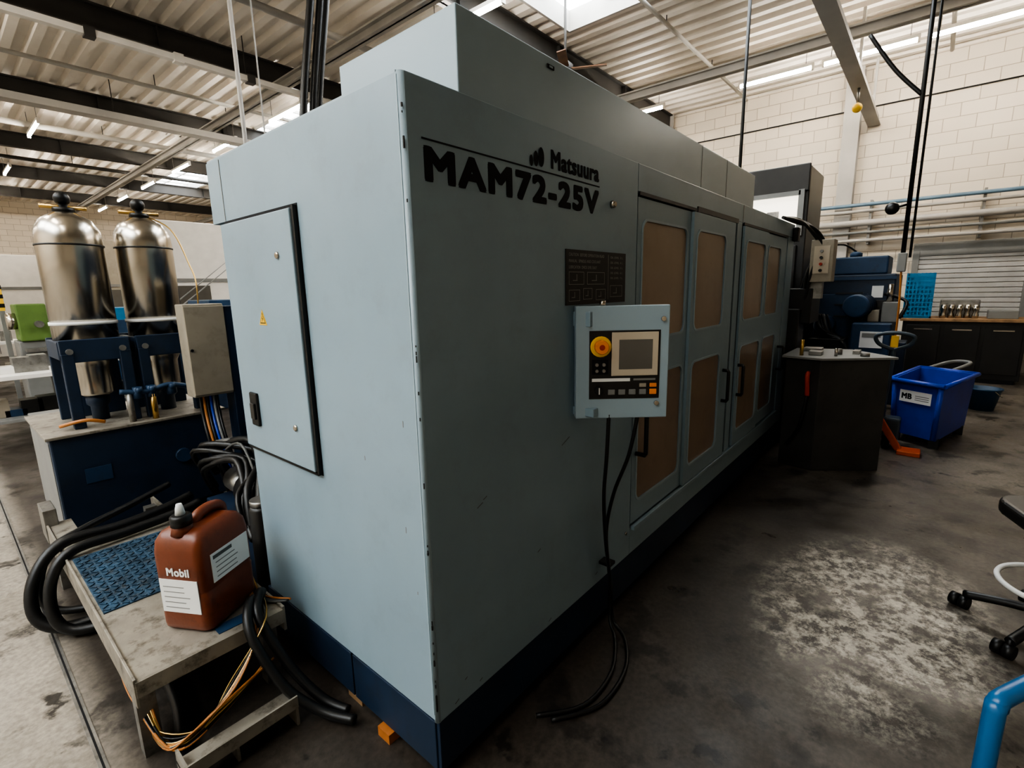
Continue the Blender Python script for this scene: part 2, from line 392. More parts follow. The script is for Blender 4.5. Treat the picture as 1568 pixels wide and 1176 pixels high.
b.prism([(.004,.036),(-.006,.024),(.0,.024),(-.003,.012),(.007,.026),(.001,.026)],.0014,.002,BLACK,M=FR(-.0225,.905,1.535,180))
# folded corner with chipped paint
b.cyl((.012,.012,.25),(.012,.012,2.208),.012,PAINT2,seg=16)
b.box(-.0015,.0015,.014,.019,.28,2.2,PAINT2)
for z0,z1 in ((.30,.36),(.47,.49),(.60,.615),(2.02,2.05),(2.12,2.13),(.86,.865)): b.box(-.001,.003,-.001,.003,z0,z1,BLACKP)
for k in range(16): z=random.uniform(.28,2.15); b.box(-.0005,.002,-.0005,.002,z,z+random.uniform(.004,.02),BLACKP)
for x,z,w in ((.13,.33,.012),(.22,.93,.03),(.25,.95,.02),(.55,.62,.02),(.72,1.02,.06),(1.0,.30,.02),(.08,.27,.02),(.2,.275,.015),(.62,.27,.02)): b.box(x,x+w,-.0008,.0,z,z+.0025,DGREY,0,Matrix.Translation((x,0,z))@Matrix.Rotation(-.4,4,'Y')@Matrix.Translation((-x,0,-z)))
for y,z,w in ((.1,.9,.02),(.06,.7,.01),(.3,1.1,.015),(.08,1.25,.02)): b.box(-.0008,0,y,y+.003,z,z+w,GREY)
# front skins
b.box(.012,1.345,0,.03,.25,2.21,PAINT,.003)
b.box(1.347,ML,0,.03,2.087,2.21,PAINT,.003)
b.box(1.347,ML,0,.03,.25,.40,PAINT,.003)
b.box(2.885,2.995,0,.03,.402,2.085,PAINT,.003)
b.box(4.47,ML,0,.03,.402,2.085,PAINT,.003)
b.box(3.0,3.008,-.002,.0,2.09,2.205,GREY)
b.box(1.347,4.47,.024,.036,.40,2.087,GAP)
def leaf(x0,x1,wins,dy):
    M=FR(0,dy+.018,0,-90)
    hs=[(w0,w1,z0,z1,.05) for (w0,w1,z0,z1) in wins]
    b.plate((x0,x1,.415,2.065,0.004),hs,.018,M,PAINT)
    for w in hs:
        b.plate((w[0]-.010,w[1]+.010,w[2]-.010,w[3]+.010,.058),[(w[0]+.002,w[1]-.002,w[2]+.002,w[3]-.002,.05)],.004,FR(0,dy,0,-90),PAINT2)
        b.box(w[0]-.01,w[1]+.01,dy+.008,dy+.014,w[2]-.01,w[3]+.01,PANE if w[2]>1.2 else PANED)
leaf(1.36,2.035,[(1.415,1.985,1.39,1.965),(1.415,1.985,.53,1.19)],.005)
leaf(2.03,2.80,[(2.09,2.61,1.39,1.965),(2.09,2.61,.53,1.19)],-.014)
leaf(3.02,3.70,[(3.08,3.62,1.39,1.965),(3.08,3.62,.53,1.19)],-.014)
leaf(3.705,4.45,[(3.79,4.24,1.39,1.965),(3.79,4.24,.53,1.19)],.005)
b.box(2.10,2.88,-.008,.0,2.07,2.10,BLACKP); b.box(1.36,2.10,-.004,0,2.072,2.088,BLACKP); b.box(2.815,2.832,-.006,0,.42,2.07,GAP)
b.box(3.03,4.45,-.005,0,2.072,2.09,BLACKP)
b.box(1.36,4.46,-.02,0,.385,.41,PAINT,.003)
for x,z0,z1 in ((1.395,.80,1.02),(2.70,.84,1.06),(3.06,.82,1.05),(4.36,.84,1.06)):
    b.tube([(x,-.0,z0),(x,-.05,z0),(x,-.055,z0+.01),(x,-.055,z1-.01),(x,-.05,z1),(x,0,z1)],.012,BLACK,8,smooth=False)
b.lathe((1.10,0,2.0),[(.016,0),(.016,.012),(.010,.02)],STEEL,16,(0,-1,0))
b.lathe((1.30,0,.39),[(.009,0),(.009,.006)],STEEL,12,(0,-1,0))
# lettering
b.text("MAM72-25V",.925,.098,FR(.065,-.0005,1.945,-90),GAP,bold=0.0074,sp=1.16)
b.box(.06,.995,-.0015,0,2.055,2.0595,GAP)
b.text("Matsuura",.335,.066,FR(.655,-.0005,2.073,-90),GAP,bold=0.0030)
for k,(dx,dz,r) in enumerate(((0,.012,.016),(.026,.022,.022),(.056,.032,.028))):
    pts=[(.54+dx+.62*r*math.cos(t*math.pi/10),2.07+dz+r*math.sin(t*math.pi/10)*1.15) for t in range(20)]
    vs=[b.bm.verts.new((p[0],-.0015,p[1])) for p in pts]; f=b.bm.faces.new(vs); f.material_index=b.mi(GAP)
# spec plate
b.box(.745,1.23,-.004,0,1.585,1.80,BLACKP)
b.box(1.07,1.072,-.0048,-.004,1.60,1.79,SPL)
rows=["CAUTION  BEFORE OPERATION READ","MANUAL  SPINDLE AND COOLANT","LUBRICATION  CHECK LEVEL DAILY"]
for k,t in enumerate(rows):
    b.text(t,.27-.03*k,.012,FR(.765,-.004,1.775-.024*k,-90),SPL,depth=.0004)
for k in range(5): 
    b.text("OIL LEVEL  %d L"%(k+3),.11,.009,FR(1.09,-.004,1.775-.022*k,-90),SPL,depth=.0004)
for x,z,w,h in ((.765,1.665,.11,.05),(.90,1.665,.14,.05),(.765,1.60,.08,.045),(.87,1.605,.07,.045),(.97,1.60,.08,.045),(1.09,1.61,.11,.05)):
    b.plate((x,x+w,z,z+h,0),[(x+.002,x+w-.002,z+.002,z+h-.002,0)],.0004,FR(0,-.004,0,-90),SPL)
    b.box(x+w*.25,x+w*.55,-.0045,-.004,z+h*.3,z+h*.35,SPL); b.box(x+w*.5,x+w*.53,-.0045,-.004,z+h*.3,z+h*.8,SPL)
# roof cabinet on top
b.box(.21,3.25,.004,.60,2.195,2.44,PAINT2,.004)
b.box(2.15,2.153,.002,.005,2.21,2.44,GREY); b.box(2.60,2.603,.002,.005,2.21,2.44,GREY)
b.box(.64,.68,.0,.004,2.40,2.412,GAP); b.box(.65,.67,-.001,.0,2.403,2.409,PAINT2)
# plinth
b.box(.031,ML-.02,.031,1.24,.05,.252,NAVY)
b.box(.004,.03,.02,.515,.05,.245,NAVY,.003); b.box(.004,.03,.525,1.26,.05,.245,NAVY,.003)
b.box(.01,ML-.02,.004,.03,.05,.245,NAVY,.003)
for x in (.3,1.5,3.0,4.4):
    for y in (.2,1.0): b.cyl((x,y,0),(x,y,.06),.05,STEELD)
b.box(.82,4.6,1.24,3.2,.12,1.56,NAVY,.01); b.box(.95,4.4,1.36,2.9,1.5,2.08,NAVY,.01); 
for x in (1.0,4.4): b.box(x-.1,x+.1,2.8,3.1,0,.13,STEELD)
# pendant (operator panel) swivelled towards the operator
pa=math.atan2(-.7615,.648); px,py=.775,-.03
Mp0=Matrix(((math.cos(pa),0,math.cos(pa-math.pi/2),px),(math.sin(pa),0,math.sin(pa-math.pi/2),py),(0,1,0,1.125),(0,0,0,1)))
Mp=Mp0@Matrix.Diagonal((.93,.99,1,1))
b.box(0,.40,0,.46,-.035,.0,PAINT2,.004,Mp)
b.box(.0,.025,0,.46,-.09,-.03,PAINT,.003,Mp)
b.box(.058,.362,.083,.362,0,.002,BLACKP,0,Mp)
b.box(.153,.353,.178,.355,.002,.006,BEIGE2,.002,Mp)
b.box(.185,.328,.205,.325,.006,.0068,SCREEN,0,Mp)
def pd(u,v,r,h,m,z=0): b.lathe(Mp@Vector((u,v,z)),[(r,0),(r,h*.8),(r*.9,h)],m,20,Mp.to_3x3()@Vector((0,0,1)))
pd(.107,.298,.042,.006,YEL,.002); pd(.107,.298,.028,.03,ORANGE,.006); pd(.107,.298,.012,.032,RED,.006)
b.box(.070,.140,.185,.245,.002,.004,GAP,0,Mp)
for u,v in ((.09,.225),(.12,.225),(.09,.20),(.12,.20)): pd(u,v,.007,.01,STEELD,.003)
b.box(.07,.235,.155,.168,.002,.003,LABEL,0,Mp); b.box(.25,.345,.158,.166,.002,.003,GREY,0,Mp)
pd(.10,.118,.016,.012,BLACK,.002); b.box(.098,.102,.105,.132,.012,.018,LABEL,0,Mp)
for k,u in enumerate((.155,.20,.245,.29,.335)):
    b.box(u-.015,u+.015,.10,.122,.002,.007,GREY if k<4 else ORANGE,.002,Mp)
    if k>2: b.box(u-.015,u+.015,.13,.146,.002,.007,BEIGE if k<4 else ORANGE,.002,Mp)
for u,v in ((.372,.405),(.352,.062)): pd(u,v,.010,.008,STEEL)
b.box(.80,.95,-.08,0,1.50,1.56,PAINT,.003); b.cyl((.86,-.10,1.575),(.86,-.10,1.60),.012,STEEL); b.box(.80,.98,-.10,0,1.135,1.17,PAINT,.003)
b.tube([(.87,-.13,1.14),(.875,-.12,.95),(.91,-.09,.75),(.97,-.07,.5),(1.03,-.06,.3),(1.05,-.05,.17),(1.04,-.06,.06),(.98,-.12,.015),(.80,-.20,.012),(.58,-.20,.012),(.42,-.08,.012)],.0085,BLACK,8)
b.tube([(.95,-.22,1.14),(.955,-.18,.95),(.98,-.10,.75),(.99,-.06,.55),(1.04,-.05,.32),(1.065,-.05,.2),(1.07,-.06,.05),(1.02,-.15,.013),(.85,-.24,.013),(.62,-.25,.013),(.44,-.14,.013)],.0085,BLACK,8)
b.box(1.03,1.08,-.06,0,.345,.36,BLACK)
# small control box and cable bundle at the far end
b.box(4.62,4.72,-.05,.0,2.05,2.18,BLACK,.01)
for k in range(7):
    o=random.uniform(-.04,.04); q=random.uniform(-.05,.05)
    b.tube([(4.2+o*3,-.02,2.22),(4.5,-.05+o,2.23+q*.5),(4.74,-.14+q*.5,2.16+o),(4.83+o,-.2+q,2.0),(4.82+o,-.13+q,1.75),(4.86+o,-.06+o,1.45+q),(4.9,.1,1.2)],.014,BLACK,8)
b.box(4.78,4.98,-.33,-.14,1.66,2.06,BEIGE,.006); b.box(4.77,4.785,-.30,-.17,1.74,2.0,BEIGE2)
for k in range(4): b.lathe((4.77,-.235,1.77+.06*k),[(.014,0),(.014,.02)],(BLACK,RED,BLACK,GREY)[k],12,(-1,0,0))
b.box(4.72,5.6,.05,1.1,.1,1.25,BLACKP,.01); b.box(4.8,5.3,-.18,.15,1.25,1.60,BLACKP,.01); b.box(4.85,4.95,-.25,-.15,1.5,1.68,STEELD)
b.box(4.72,5.0,-.1,.1,.0,1.4,BLACKP,.01)
b.done("machining_center")

b=B(); b.box(-.015,.30,.27,.34,0,.04,WOODO); b.box(.02,.45,.5,.6,0,.045,WOOD); b.done("timber_packing")

# ---------------------------------------------------------------- coolant tank cabinet on operator side
b=B()
poly=[(4.08,-.14),(4.02,-.42),(4.36,-.88),(4.75,-.55),(4.68,-.14)]
b.prism(poly,.0,1.0,TANKM,.008)
pt=[(4.05,-.11),(3.98,-.43),(4.36,-.93),(4.80,-.56),(4.70,-.11)]
b.prism(pt,1.0,1.02,GREY,.004)
b.box(4.15,4.25,-.40,-.30,1.02,1.06,STEELD,.004); b.cyl((4.35,-.5,1.02),(4.35,-.5,1.07),.03,STEELD); b.cyl((4.12,-.25,1.02),(4.12,-.25,1.16),.015,BRASS); b.box(4.45,4.6,-.35,-.2,1.02,1.05,STEELD,.003)
b.cyl((4.2,-.5,1.02),(4.2,-.5,1.09),.012,STEEL); b.cyl((4.3,-.7,1.02),(4.3,-.7,1.05),.035,STEELD); b.box(4.4,4.55,-.65,-.6,1.02,1.05,STEELD)
b.tube([(4.035,-.33,.88),(4.00,-.33,.86),(4.00,-.335,.78),(4.01,-.34,.68)],.02,RED,8); b.tube([(4.0,-.34,.68),(3.99,-.3,.4),(4.04,-.2,.2)],.012,BLACK,8)
b.done("coolant_tank_cabinet")

# ---------------------------------------------------------------- black enclosure of neighbouring machine
b=B()
b.box(5.92,6.75,.12,2.1,0,2.98,BLACKP,.012)
b.box(5.88,5.92,.12,2.1,2.70,3.00,BLACKP,.01); b.box(5.905,5.92,.22,.84,2.28,2.68,LIT); 
for y in (.19,.86): b.box(5.87,5.92,y-.03,y+.03,2.2,2.72,GREY)
b.box(5.87,5.92,.2,.86,2.22,2.29,GREY); b.box(5.87,5.92,.2,.86,2.66,2.71,GREY)
b.box(5.89,5.905,.42,.55,2.3,2.5,STEELD); b.box(5.88,5.92,.2,.9,.2,2.1,BLACKP,.01)
b.text("V7",.12,.08,FR(5.877,1.0,2.82,180),LABEL,.004)
b.done("black_machine_enclosure")

# ---------------------------------------------------------------- blue machine beyond
b=B()
b.box(7.1,8.6,-.72,.35,.1,1.75,NAVY,.02); b.box(7.15,7.9,-.62,.1,1.75,1.98,NAVY2,.02)
b.box(7.0,7.12,-.45,.12,.6,1.5,NAVY2,.01)
b.lathe((7.3,-.25,1.97),[(.07,0),(.07,.06),(.04,.08)],NAVY2,20); b.tube([(7.3,-.25,2.05),(7.25,-.1,2.15),(7.2,.1,2.1),(7.1,.1,1.8)],.012,BLACK,8)
b.lathe((6.75,-.35,1.35),[(.13,0),(.15,.02),(.15,.30),(.12,.34)],NAVY2,20,(1,-.2,0)); b.lathe((6.80,-.02,1.1),[(.10,0),(.12,.02),(.12,.26)],NAVY2,20,(1,0,0))
for k in range(5): b.lathe((6.80+.05*k,-.36-.01*k,1.35),[(.155,0),(.155,.012)],NAVY,20,(1,-.2,0))
b.box(6.6,7.1,-.75,-.35,.75,1.15,NAVY2,.015); b.box(6.58,6.6,-.68,-.45,.85,1.05,LABEL); b.box(6.575,6.58,-.66,-.47,.98,1.03,GREY)
b.box(6.5,6.9,-.3,.10,.3,.95,BLACKP,.01); b.box(6.9,7.3,-.9,-.5,.1,.9,NAVY,.01); b.box(6.55,6.95,-.7,.05,.0,.3,BLACKP)
b.box(6.85,7.0,-.78,-.62,1.15,1.4,GREY,.01); b.box(6.88,7.05,-.60,-.48,1.15,1.3,BEIGE,.01); b.cyl((6.95,-.68,1.4),(6.95,-.68,1.62),.03,STEEL); b.box(7.05,7.1,-.72,-.5,1.2,1.42,BLACKP,.005)
for k in range(12):
    o=random.uniform(-.12,.12); b.tube([(6.7+o,.0+o*.8,1.25),(6.6,-.1+o,1.0+o),(6.55+o,-.3,.9),(6.5,-.35+o,.5)],random.choice((.01,.014,.02)),random.choice((BLACK,BLACK,DGREY)),8)
b.tube([(7.1,-.62,1.5),(7.0,-.85,1.4),(6.9,-.8,1.2)],.02,BLACK,8)
for z in (1.2,1.35,1.5): b.box(6.98,7.0,-.40,-.10,z,z+.02,BLACKP)
b.box(7.09,7.1,-.60,-.48,1.45,1.6,LABEL); b.box(7.08,7.1,-.72,.3,1.68,1.72,NAVY2)
for x in (7.2,8.4):
    for y in (-.5,.2): b.box(x,x+.12,y,y+.12,0,.1,STEELD)
b.done("milling_machine")

# ---------------------------------------------------------------- blue bin
b=B()
bot=[(5.58,-.90),(5.34,-1.26),(6.24,-1.50),(6.46,-1.08)]
HB=.66
cx=sum(p[0] for p in bot)/4; cy=sum(p[1] for p in bot)/4
top=[(cx+(p[0]-cx)*1.12,cy+(p[1]-cy)*1.12) for p in bot]
inn=[(cx+(p[0]-cx)*1.05,cy+(p[1]-cy)*1.05) for p in bot]
ini=[(cx+(p[0]-cx)*.94,cy+(p[1]-cy)*.94) for p in bot]
vb=[b.bm.verts.new((*p,.09)) for p in bot]; vt=[b.bm.verts.new((*p,HB)) for p in top]; vi=[b.bm.verts.new((*p,HB)) for p in inn]; vj=[b.bm.verts.new((*p,.14)) for p in ini]
fs=[b.bm.faces.new(vb),b.bm.faces.new(vj)]
for i in range(4):
    j=(i+1)%4
    for A,C in ((vb,vt),(vt,vi),(vi,vj)): fs.append(b.bm.faces.new((A[i],A[j],C[j],C[i])))
for f in fs: f.material_index=b.mi(BINB)
bmesh.ops.recalc_face_normals(b.bm,faces=fs)
lip=[(cx+(p[0]-cx)*1.18,cy+(p[1]-cy)*1.18) for p in bot]
for i in range(4):
    p,q=lip[i],lip[(i+1)%4]; b.tube([(*p,HB-.005),(*q,HB-.005)],.022,BINB,8,smooth=False)
    qx=bot[i][0]+(cx-bot[i][0])*.15; qy=bot[i][1]+(cy-bot[i][1])*.15
    b.box(qx-.04,qx+.04,qy-.04,qy+.04,0,.10,BLACK)
for t in (.05,.95):
    A=Vector((*bot[0],.1)).lerp(Vector((*bot[1],.1)),t); C=Vector((*top[0],HB-.02)).lerp(Vector((*top[1],HB-.02)),t); b.tube([A,C],.025,BINB,8,smooth=False)
fc=Vector(((top[0][0]+top[1][0])/2,(top[0][1]+top[1][1])/2,0)); dirv=(Vector((*top[1],0))-Vector((*top[0],0))).normalized()
nd=math.degrees(math.atan2(dirv.y,dirv.x))-90
Ml=FR(fc.x-dirv.x*.16,fc.y-dirv.y*.16,.44,nd)
Ml=Matrix.Translation(Vector((math.cos(math.radians(nd)),math.sin(math.radians(nd)),0))*-.01)@Ml
b.box(0,.30,0,.12,0,.004,LABEL,0,Ml); b.text("MB",.10,.06,Ml@Matrix.Translation((.02,.03,.004)),GAP,.004)
for k in range(3): b.box(.15,.28,.03+.02*k,.037+.02*k,.004,.005,GREY,0,Ml)
b.tube([(6.42,-1.35,.66),(6.7,-1.5,.72),(6.75,-1.35,.72),(6.55,-1.15,.66)],.02,GREY,8)
b.done("plastic_bin")
b=B(); b.lathe((7.75,-1.72,0),[(.12,0),(.17,.26),(.185,.27),(.185,.285),(.16,.285),(.11,.03)],mat("bucket_blue",(0.02,0.07,0.14),.4)); b.tube([(7.6,-1.80,.28),(7.62,-1.86,.22),(7.75,-1.9,.18),(7.88,-1.86,.22),(7.9,-1.78,.28)],.006,STEEL,6); b.done("bucket")

# ---------------------------------------------------------------- pallet jack
b=B()
b.box(5.22,5.38,-.98,-.62,.08,.30,JK,.02); b.cyl((5.29,-.80,.1),(5.29,-.80,.55),.05,JK)
for y in (-.88,-.74): b.cyl((5.20,y-.03,.09),(5.20,y+.03,.09),.09,BLACK)
b.tube([(5.24,-.80,.25),(5.16,-.84,.6),(5.10,-.86,1.0)],.022,JK,8)
b.tube([(5.10,-.86,1.0),(5.07,-.74,1.06),(5.05,-.72,1.14),(5.05,-.86,1.17),(5.05,-1.0,1.14),(5.07,-.98,1.06),(5.10,-.86,1.0)],.018,JK,8)
b.box(5.05,5.08,-.89,-.83,1.03,1.14,YEL,.004)
OJ=mat("jack_orange",(0.50,0.09,0.015),.45)
b.box(5.05,5.10,-1.02,-.96,.03,.40,OJ,.008,Matrix.Translation((5.07,-.99,.03))@Matrix.Rotation(-.55,4,'X')@Matrix.Translation((-5.07,.99,-.03)))
b.box(4.98,5.16,-1.16,-.98,0.0,.045,OJ,.008)
b.box(5.36,5.50,-.84,-.62,.04,.09,OJ,.004)
b.done("pallet_jack")

# ---------------------------------------------------------------- workbench with stuff, shutter, wall details
b=B()
b.box(9.95,10.75,-2.30,-.70,.98,1.03,WOOD,.006); b.box(10.0,10.7,-2.26,-.74,.06,.98,BLACKP,.008)
for k in range(3): b.box(9.985,10.0,-2.22+.49*k,-1.78+.49*k,.15,.92,BLACKP,.006); b.box(9.97,9.985,-2.12+.49*k,-1.88+.49*k,.84,.86,STEEL)
b.box(10,10.7,-2.2,-.8,0,.07,GAP)
b.box(10.1,10.4,-2.15,-1.8,1.03,1.16,GREY,.01)
for k in range(5): b.lathe((10.15+.05*(k%2),-1.25-.1*k,1.03),[(.04,0),(.045,.05),(.03,.1),(.045,.14),(.04,.22)],STEEL,12)
b.box(10.3,10.6,-1.7,-1.2,1.03,1.32,STEELD,.01)
b.done("workbench")
b=B()
x0,x1,y0,y1=9.98,10.3,-1.10,-.72; z0=1.031
b.box(x0,x1,y0,y1,z0,z0+.05,CYAN)
for k in range(7): b.box(x0-.008,x0,y0+.02+.05*k,y0+.04+.05*k,z0+.02,1.78,CYAN)
for k in range(10): b.box(x0-.01,x0,y0,y1,z0+.03+.072*k,z0+.055+.072*k,CYAN)
b.box(x0,x1,y0,y0+.02,z0,1.78,CYAN); b.box(x0,x1,y1-.02,y1,z0,1.78,CYAN); b.box(x1-.02,x1,y0,y1,z0,1.78,CYAN)
b.done("plastic_crate")
b=B()
x=XW-.08
b.box(x-.02,XW-.005,-2.35,-.72,2.10,2.34,GREY,.01)
for k in range(24): 
    z=.02+.088*k; b.box(x,XW-.01,-2.28,-.80,z,z+.078,SHUT,.006)
b.box(x-.03,XW-.005,-2.36,-2.26,0,2.2,GREY,.004); b.box(x-.03,XW-.005,-.82,-.72,0,2.2,GREY,.004)
b.done("door_1")
b=B()
for z,r,m in ((3.12,.035,BPIPE),(3.0,.03,BEAML),(2.78,.06,BEAML),(2.6,.025,GREY),(2.45,.03,BEAML)):
    b.cyl((XW-.35,-6,z),(XW-.35,6,z),r,m,seg=12)
for y in (-5,-3.2,-1.6,.0,2,3.8): b.box(XW-.30,XW-.005,y-.02,y+.02,2.38,3.2,STEELD)
b.done("wall_pipes")
b=B(); 
b.box(XW-.26,XW-.235,.33,.60,0,H-.002,BEAML); b.box(XW-.03,XW-.002,.33,.60,0,H-.002,BEAML); b.box(XW-.25,XW-.02,.455,.475,0,H-.002,BEAML)
b.done("steel_column")
for i,y in enumerate((-4.2,4.15,8.2,12.1,16.3,20.4)):
    b=B(); b.box(XW-.2,XW-.18,y-.1,y+.1,0,H-.002,BEAML); b.box(XW-.19,XW-.002,y-.01,y+.01,0,H-.002,BEAML); b.done("steel_column.%03d"%(i+1))
b=B(); b.cyl((XW-.03,-8,4.95),(XW-.03,12,4.95),.012,BLACK,seg=6); b.done("wall_cable")
b=B()
b.box(10.7,11.4,-3.6,-2.45,0,2.1,BLACKP,.01)
for k in range(4): b.box(10.68,10.7,-3.5,-2.5,.1+.5*k,.55+.5*k,GREY,.01)
b.box(10.8,11.2,-3.3,-2.7,2.1,2.35,BEIGE,.01)
b.done("tool_cabinet")

# drops from ceiling
b=B(); b.cyl((6.0,-.80,1.9),(6.0,-.80,H+.06),.022,BLACK,seg=10); b.cyl((6.05,-.86,1.9),(6.05,-.86,H+.06),.012,BLACK,seg=8)
b.ball((6.0,-.66,2.42),.065,BLACK); b.cyl((6.0,-.66,2.42),(6.0,-.80,2.45),.012,BLACK); b.box(5.96,6.04,-.84,-.76,1.75,1.95,GREY,.01)
b.tube([(6.0,-.8,1.8),(6.0,-.82,1.4),(6.05,-.82,1.0),(6.1,-.80,.6),(6.1,-.80,.02)],.010,WIREO,8)
b.tube([(6.0,-.8,3.5),(6.0,-.55,3.8),(6.0,-.3,4.2)],.02,BLACK)
b.done("air_hose_drop")
b=B(); b.cyl((5.3,.72,1.26),(5.3,.72,H+.06),.018,BLACK,seg=10); b.done("power_drop")
b=B()
for dx in (0,.07,.11): b.tube([(1.0+dx,2.35,2.6),(1.04+dx,2.35,3.0),(1.3+dx,2.45,4.3),(1.35+dx,2.5,H-.01)],.027,BLACK,8)
b.tube([(1.0,2.35,2.6),(1.0,2.3,2.35),(1.05,2.2,2.12)],.03,BLACK,8); b.cyl((1.1,2.35,2.085),(1.1,2.35,2.7),.02,STEELD)
b.done("supply_hoses")
b=B(); b.cyl((1.15,3.6,0),(1.15,3.6,H-.002),.018,BEAML,seg=10); b.cyl((1.35,3.65,0),(1.35,3.65,H-.002),.007,BEAML,seg=8); b.box(1.05,1.45,3.5,3.75,0,.02,STEELD); b.done("support_pole")
b=B(); b.box(5.7,XW,.06,.18,4.62,4.78,BEAML,.004); b.box(5.7,XW,.02,.22,4.60,4.62,BEAML); 
for x in (6.5,8.8,XW-.5): b.box(x,x+.05,.10,.14,4.78,H-.002,BEAML)
b.tube([(9.0,.12,4.6),(9.0,.12,4.4)],.02,STEELD,smooth=False); b.ball((9.0,.12,4.32),.07,YEL)
b.done("jib_crane")

# ---------------------------------------------------------------- HYDRAULIC POWER UNIT (left)
b=B()
b.box(-.50,.50,3.05,3.98,.12,.78,NAVY,.01); b.box(-.52,.52,3.03,4.0,.78,.80,PLATE,.004)
b.box(-.503,-.495,3.1,3.95,.15,.75,GREY); b.box(-.45,-.30,3.1,3.9,0,.12,NAVY); b.box(.3,.45,3.1,3.9,0,.12,NAVY)
def acc(cx,cy,r=.18):
    b.lathe((cx,cy,.98),[(.085,0),(.105,.02),(.105,.20),(.13,.25),(r-.01,.30),(r,.34)],STEEL,36)
    b.lathe((cx,cy,1.315),[(r,0),(r,.72),(r*.96,.79),(r*.75,.86),(r*.4,.90),(.05,.915)],STEEL,36)
    b.lathe((cx,cy,1.48),[(r+.006,0),(r+.006,.022)],LABEL,36); b.lathe((cx,cy,2.0),[(r+.004,0),(r+.004,.012)],BLACKP,36)
    b.lathe((cx,cy,2.22),[(.06,0),(.06,.03),(.025,.035),(.025,.07)],BLACK,20); b.ball((cx,cy,2.31),.045,BLACK)
    b.cyl((cx-.12,cy,2.255),(cx+.12,cy,2.255),.014,BRASS,seg=8)
    b.lathe((cx,cy,.80),[(.05,0),(.05,.1),(.07,.12),(.07,.19)],NAVY,20)
acc(-.17,3.40); acc(.24,3.38,.175)
for cx in (-.17,.24):
    b.box(cx-.185,cx+.185,3.16,3.20,1.24,1.39,NAVY,.006)
    b.box(cx-.185,cx-.12,3.155,3.21,.80,1.30,NAVY,.006); b.box(cx+.12,cx+.185,3.155,3.21,.80,1.30,NAVY,.006)
    b.box(cx-.19,cx-.16,3.2,3.62,1.26,1.38,NAVY,.006); b.box(cx+.16,cx+.19,3.2,3.62,1.26,1.38,NAVY,.006); b.box(cx-.19,cx+.19,3.6,3.64,.80,1.39,NAVY,.006)
    b.lathe((cx-.14,3.155,1.315),[(.02,0),(.02,.01)],STEELD,10,(0,-1,0)); b.lathe((cx+.14,3.155,1.315),[(.02,0),(.02,.01)],STEELD,10,(0,-1,0))
b.tube([(-.10,3.1,1.02),(.05,3.08,1.0),(.18,3.08,1.03),(.30,3.08,1.0)],.018,NAVY2,8)
for x in (.0,.08,.2): b.lathe((x,3.09,.96),[(.03,0),(.03,.08)],NAVY2,12); b.ball((x,3.06,1.02),.022,NAVY2)
b.cyl((.08,3.08,.8),(.08,3.08,.98),.02,BRASS,seg=10); b.cyl((-.05,3.1,.8),(-.05,3.1,1.02),.02,STEELD,seg=10)
b.tube([(-.42,3.2,.83),(-.3,3.12,.86),(-.2,3.12,.83)],.012,WIREO,8)
b.tube([(.24,3.38,2.25),(.40,3.30,2.15),(.46,3.2,1.9),(.46,3.1,1.7),(.40,3.06,1.2)],.005,BRASS,6)
b.box(-.36,-.22,3.045,3.055,.45,.55,NAVY2); b.lathe((.2,3.05,.5),[(.05,0),(.05,.03)],NAVY2,16,(0,-1,0))
b.done("hydraulic_power_unit")

b=B(); b.box(.27,.53,2.84,3.0,.94,1.60,BEIGE,.008); b.box(.272,.528,2.832,2.842,.955,1.585,BEIGE,.004); b.lathe((.29,2.832,1.28),[(.01,0),(.01,.01)],BLACK,10,(0,-1,0))
b.box(.53,.74,2.84,3.0,.1,1.58,NAVY,.006); b.box(.50,.78,2.82,3.02,0,.10,NAVY)
for k in range(6):
    o=k*.022
    b.tube([(.32+o,2.9,.95),(.31+o,2.86,.8),(.30+o,2.76,.62),(.34+o,2.72,.35),(.38+o,2.68,.04)],.011,(BLACK,WIREO,BLACK,BINB,GREY,BLACK)[k],8)
b.done("electrical_box")

b=B()
b.box(.12,.52,1.5,2.4,.0,.36,NAVY,.01); b.lathe((.28,1.75,.47),[(.10,0),(.12,.02),(.12,.28),(.09,.31)],BLACKP,20,(0,1,0)); b.lathe((.28,2.1,.47),[(.08,0),(.08,.2)],STEELD,16,(0,1,0))
b.lathe((.08,1.42,.0),[(.06,0),(.06,.58),(.05,.60)],BLACKP,18); b.lathe((.08,1.42,.60),[(.052,0),(.052,.03)],STEELD,18)
for k in range(12):
    a=random.uniform(-.07,.07); c2=random.uniform(-.09,.09)
    b.tube([(.25+a,2.5,.4+c2),(.14+a,2.3+c2*.5,.65+c2),(.24+c2,1.95,.72+a),(.14+a,1.7,.52+c2),(.08+a*.5,1.52+c2*.5,.38)],random.choice((.008,.012,.018,.022)),random.choice((BLACK,BLACK,BLACKP,DGREY)),8)
b.done("coolant_pump")

